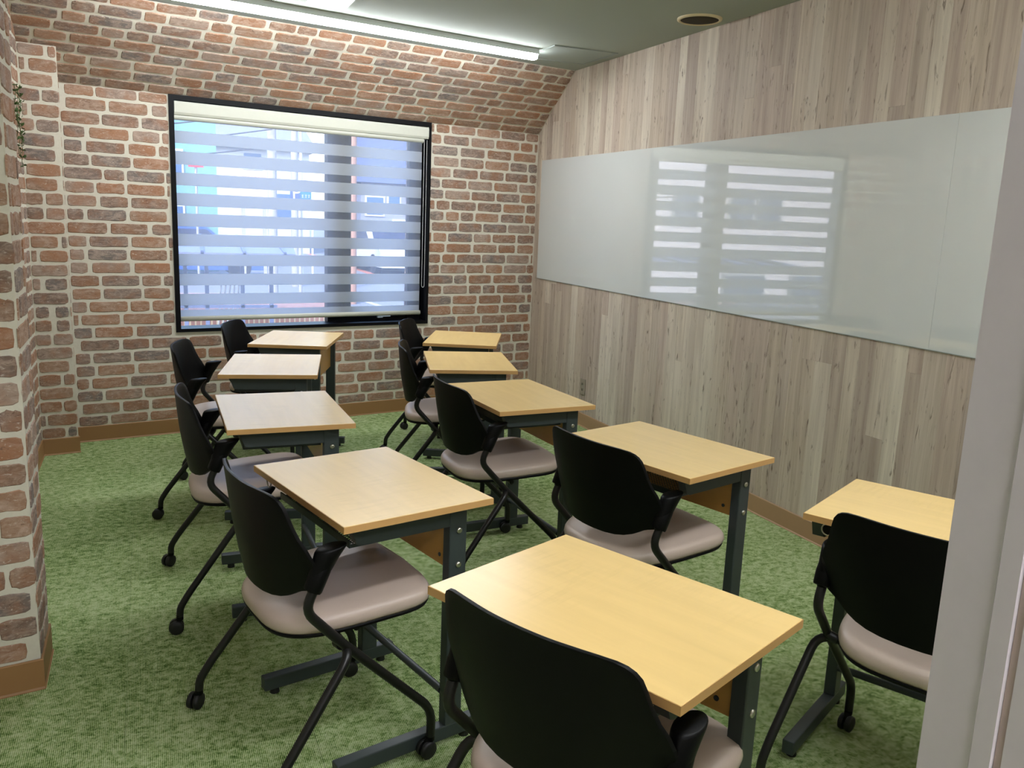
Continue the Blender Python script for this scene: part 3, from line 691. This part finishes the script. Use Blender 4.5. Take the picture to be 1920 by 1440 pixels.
def house(name, label, x0, x1, y0, y1, z1, wall, wins, roofm=None, rz=0, group=None):
    r = tag(empty(name, ((x0+x1)/2, (y0+y1)/2, GZ)), label, 'building', group)
    def P(n_, mb, mt, par=None):
        o = mb.build(n_, mt); o.parent = par or r; o.matrix_parent_inverse = Matrix.Translation(-r.location) if par is None else Matrix.Identity(4); return o
    P('wall', MB().box((x0, y0, GZ), (x1, y1, z1)), wall)
    if roofm:
        P('roof', MB().prism([(y0-.4, z1), (y1+.4, z1), ((y0+y1)/2, z1+rz)], x0-.3, x1+.3, 'x'), roofm)
    for (a, b, c, d) in wins:
        fr = P('window', MB().box((a-.06, y0-.05, c-.06), (b+.06, y0, d+.06)), O['white']); P('pane', MB().box((a, y0-.07, c), (b, y0-.045, d)), O['bluewin'], fr)
        fr.children[0].matrix_parent_inverse = Matrix.Translation(r.location*0); 
    return r
house('teal_shop', 'pale teal shop building seen at the left of the window', -6, 1.93, 26, 32, 4.4, O['teal'], [(.2, 1.0, 2.3, 3.0), (-1.5, -.2, 2.3, 3.0), (.2, 1.0, .9, 1.5), (-1.5, -.2, .9, 1.5)])
house('white_building', 'white building behind the parking sign', 2.6, 6.6, 38, 46, 4.0, O['white'], [(3.9, 4.6, 3.2, 3.8), (5.2, 5.9, 1.2, 2.2)], O['grey'], 1.6)
house('grey_house', 'grey house with slate roof seen at the right of the window', 7.1, 12.0, 30.5, 34.0, 2.6, O['grey'], [(7.3, 7.9, 1.5, 2.1), (8.3, 9.0, .9, 1.3), (8.1, 8.5, 1.9, 2.3)], O['roof'], 2.0)
house('far_house', 'low dark roofed house in the gap behind the parking sign', 4.6, 7.6, 60, 66, 2.4, O['grey'], [(5.0, 6.0, 1.0, 1.9)], O['roof'], 1.6)
house('pink_building', 'pinkish building mirrored in the whiteboard', -22, -3.2, 17.5, 25.4, 3.05, O['pink'] if False else plain('pink_white_render', (252,238,232), .8, .3, 0, .03), [(-6.4, -5.8, 1.6, 2.3), (-8.05, -7.4, 1.6, 2.3), (-8.9, -8.25, 1.6, 2.3), (-13.2, -11.8, 1.6, 2.3), (-8.6, -7.4, -.22, .35), (-10.6, -9.5, -.22, .35)])
def pole(x, y, top, rad, mt, label):
    r = tag(MB().tube([(x, y, GZ), (x, y, top)], [rad, rad*.7], 10).build('utility_pole', mt), label, 'pole'); return r
pole(2.12*1.1, 17.6, 9, .10, O['pole'], 'grey concrete pole left of the blue parking sign'); pole(3.3, 21, 9, .09, O['pole'], 'pale pole right of the blue parking sign')
pole(3.55, 21.6, 9, .04, O['white'], 'thin white pole beside the pale pole'); pole(3.78, 17, 8, .10, O['rust'], 'orange-pink pole beside the window mullion')
def wirel(a, b, label):
    A, B = Vector(a), Vector(b); tag(MB().tube([A.lerp(B, t/10)-Vector((0, 0, 1.2*(t/10)*(1-t/10))) for t in range(11)], .012, 4).build('overhead_wire', O['wire']), label, 'wire', 'overhead wires outside')
for k in range(4): wirel((2.33, 17.45, 2.7+k*.32), (-6, 17.30, 2.2+k*.2), ['lowest', 'second lowest', 'third', 'topmost'][k]+' thin overhead wire from the grey concrete pole')
sg = tag(empty('parking_sign', (2.29, 14.0, GZ)), 'blue parking sign with white P outside the window', 'sign')
at_root(sg, 'post', MB().tube([(2.29, 14.04, GZ), (2.29, 14.04, 1.95)], .03, 10), O['pole'])
at_root(sg, 'board', MB().box((2.13, 13.99, 1.63), (2.46, 14.02, 1.95)), O['sblue']); at_root(sg, 'letter_field', MB().box((2.13, 13.982, 1.63), (2.285, 13.99, 1.95)), O['sindigo'], 'indigo field')
def text(root, body, loc, size, mt, name='lettering'):
    c = bpy.data.curves.new(name, 'FONT'); c.body = body; c.size = size; c.extrude = .002; o = bpy.data.objects.new(name, c); COL.objects.link(o)
    bpy.context.view_layer.update()
    me = bpy.data.meshes.new_from_object(o.evaluated_get(bpy.context.evaluated_depsgraph_get())); bpy.data.objects.remove(o); bpy.data.curves.remove(c)
    me.materials.append(mt); o = bpy.data.objects.new(name, me); COL.objects.link(o); o.parent = root; o.location = Vector(loc)-root.location; o.rotation_euler = (pi/2, 0, 0); return o
text(sg, 'P', (2.155, 13.978, 1.68), .27, O['white'], 'letter')
f = MB()                                           # two characters of unreadable white script
for q, x0 in enumerate((2.305, 2.355, 2.405)): 
    f.box((x0, 13.978, 1.735), (x0+.035, 13.99, 1.742)).box((x0+.014, 13.978, 1.70), (x0+.021, 13.99, 1.755)).box((x0+.002, 13.978, 1.70), (x0+.03, 13.99, 1.707))
at_root(sg, 'script', f, O['white'])
cs = tag(empty('signboard', (2.5, 22, GZ)), 'cream signboard with brown lettering outside the window', 'sign')
at_root(cs, 'board', MB().box((2.10, 22, 1.60), (2.88, 22.06, 2.42)), O['cream'])
at_root(cs, 'post', MB().box((2.2, 22.06, GZ), (2.28, 22.12, 1.7)).box((2.7, 22.06, GZ), (2.78, 22.12, 1.7)), O['pole'])
f = MB()
for q in range(8): f.box((2.2+q*.075, 21.99, 2.22), (2.245+q*.075, 22, 2.29))
at_root(cs, 'script', f, O['rust'])
rs_ = tag(empty('road_sign', (1.17, 22.05, GZ)), 'small red and white sign at the upper left of the window', 'sign')
at_root(rs_, 'sign_plate', MB().box((1.0, 22, 2.42), (1.34, 22.03, 2.72)), O['red']); at_root(rs_, 'white_field', MB().box((1.06, 21.985, 2.48), (1.28, 22, 2.66)), O['white']); at_root(rs_, 'post', MB().tube([(1.17, 22.06, GZ), (1.17, 22.06, 2.7)], .03, 8), O['pole'])
def car(label, x, y, mt, wdt, hgt, ln, rz):
    r = tag(empty('car', (x, y, GZ), rz), label, 'car'); h = wdt/2
    pr = [(-ln/2, .22), (-ln/2, .62), (-ln/2+.35, .78), (-ln/2+1.0, .86), (-ln/2+1.5, hgt), (ln/2-.7, hgt), (ln/2-.1, .9), (ln/2, .55), (ln/2, .22)]
    MB().prism(pr, -h, h, 'x').build('body', mt, r)
    gl = [(-ln/2+1.04, .88), (-ln/2+1.5, hgt-.07), (ln/2-.74, hgt-.07), (ln/2-.3, .90)]
    MB().prism(gl, -h-.01, h+.01, 'x').build('side_windows', O['dark'], r)
    MB().loft([[(-h*.85, -ln/2+.96, .87), (h*.85, -ln/2+.96, .87), (h*.8, -ln/2+1.42, hgt-.06), (-h*.8, -ln/2+1.42, hgt-.06)], [(-h*.85, -ln/2+1.1, .87), (h*.85, -ln/2+1.1, .87), (h*.8, -ln/2+1.52, hgt-.06), (-h*.8, -ln/2+1.52, hgt-.06)]], smooth=False).build('windshield', O['dark'], r)
    for sx in (-1, 1):
        MB().box((sx*h*.75-.16, -ln/2-.01, .56), (sx*h*.75+.16, -ln/2+.05, .68)).build('headlight', O['white'], r)
        for yy in (-ln*.32, ln*.3): MB().tube([(sx*(h-.18), yy, .30), (sx*(h+.005), yy, .30)], .30, 16).build('wheel', O['tyre'], r)
    MB().box((-h*.5, -ln/2-.012, .36), (h*.5, -ln/2+.02, .48)).build('grille', O['dark'], r)
    return r
car('white car facing the window on the right', 7.2, 27.5, O['whitecar'], 1.85, 1.45, 4.3, .12)
car('blue car parked at the left outside the window', 1.0, 24.2, O['bluecar'], 1.7, 1.32, 3.9, pi/2)
tr = tag(empty('truck', (11.1, 46, GZ)), 'white box truck behind the white car outside', 'truck')
at_root(tr, 'cargo_box', MB().box((10.4, 45, .45), (12.5, 49, 2.0)), O['whitecar']); at_root(tr, 'cab', MB().box((10.45, 43.4, .2), (12.4, 44.9, 1.7), bev=.1), O['whitecar']); at_root(tr, 'grille', MB().box((10.9, 43.37, .95), (11.9, 43.41, 1.25)), O['dark'])
for xx in (10.6, 12.1):
    for yy in (44.1, 48): at_root(tr, 'wheel', MB().tube([(xx, yy, .1), (xx+.25, yy, .1)], .4, 14), O['tyre'])
wn = tag(MB().box((3.9, 22.9, 1.27), (4.2, 22.96, 1.5)).box((4.03, 22.92, GZ), (4.08, 22.95, 1.27)).build('notice_board', O['white']), 'small white notice board on a post outside', 'sign')
sh = tag(empty('bicycle_shed', (.2, 9.5, GZ)), 'low shelter with ribbed bluish roof outside the window', 'shelter')
at_root(sh, 'roof', MB().loft([[(-2.2, 9.0, 1.00), (1.42, 9.0, 1.02), (1.42, 9.0, 1.05), (-2.2, 9.0, 1.03)], [(-2.2, 10.4, 1.12), (1.58, 10.4, 1.14), (1.58, 10.4, 1.17), (-2.2, 10.4, 1.15)]], smooth=False), O['shed'])
for k in range(9):
    x0 = -1.9+k*.4
    at_root(sh, 'roof_rib', MB().loft([[(x0, 9.0, 1.03), (x0+.03, 9.0, 1.03), (x0+.03, 9.0, 1.065), (x0, 9.0, 1.065)], [(x0+.06, 10.4, 1.15), (x0+.09, 10.4, 1.15), (x0+.09, 10.4, 1.19), (x0+.06, 10.4, 1.19)]], smooth=False), O['steel'])
for xx in (.37, .58, .94, 1.24): at_root(sh, 'post', MB().box((xx-.02, 9.5, GZ), (xx+.02, 9.54, 1.05)), O['steel'])
at_root(sh, 'rail', MB().box((-2.1, 9.5, .44), (1.3, 9.53, .47)), O['steel'])
lw = tag(MB().box((-3, 11.3, GZ), (2.3, 11.45, .42)).build('low_wall', O['pink']), 'low pink brick wall behind the shelter outside', 'wall')
pk = tag(empty('picket_fence', (.8, 10.9, GZ)), 'low pale picket fence in front of the pink wall', 'fence')
for k in range(46):
    x0 = -.6+k*.062; at_root(pk, 'picket', MB().box((x0, 10.9, GZ), (x0+.018, 10.92, .25)), O['cream'])
at_root(pk, 'rail', MB().box((-.65, 10.92, .18), (2.28, 10.94, .21)), O['cream'])
rk = tag(empty('bicycle_rack', (.85, 10.5, GZ)), 'white rack of slanted bars under the shelter', 'rack')
for k in range(5): at_root(rk, 'bar', MB().tube([(.72+k*.05, 10.5, GZ), (.80+k*.05, 10.5, .62)], .012, 6), O['white'])
at_root(rk, 'rail', MB().tube([(.76, 10.5, .62), (1.03, 10.5, .62)], .012, 6), O['white'])
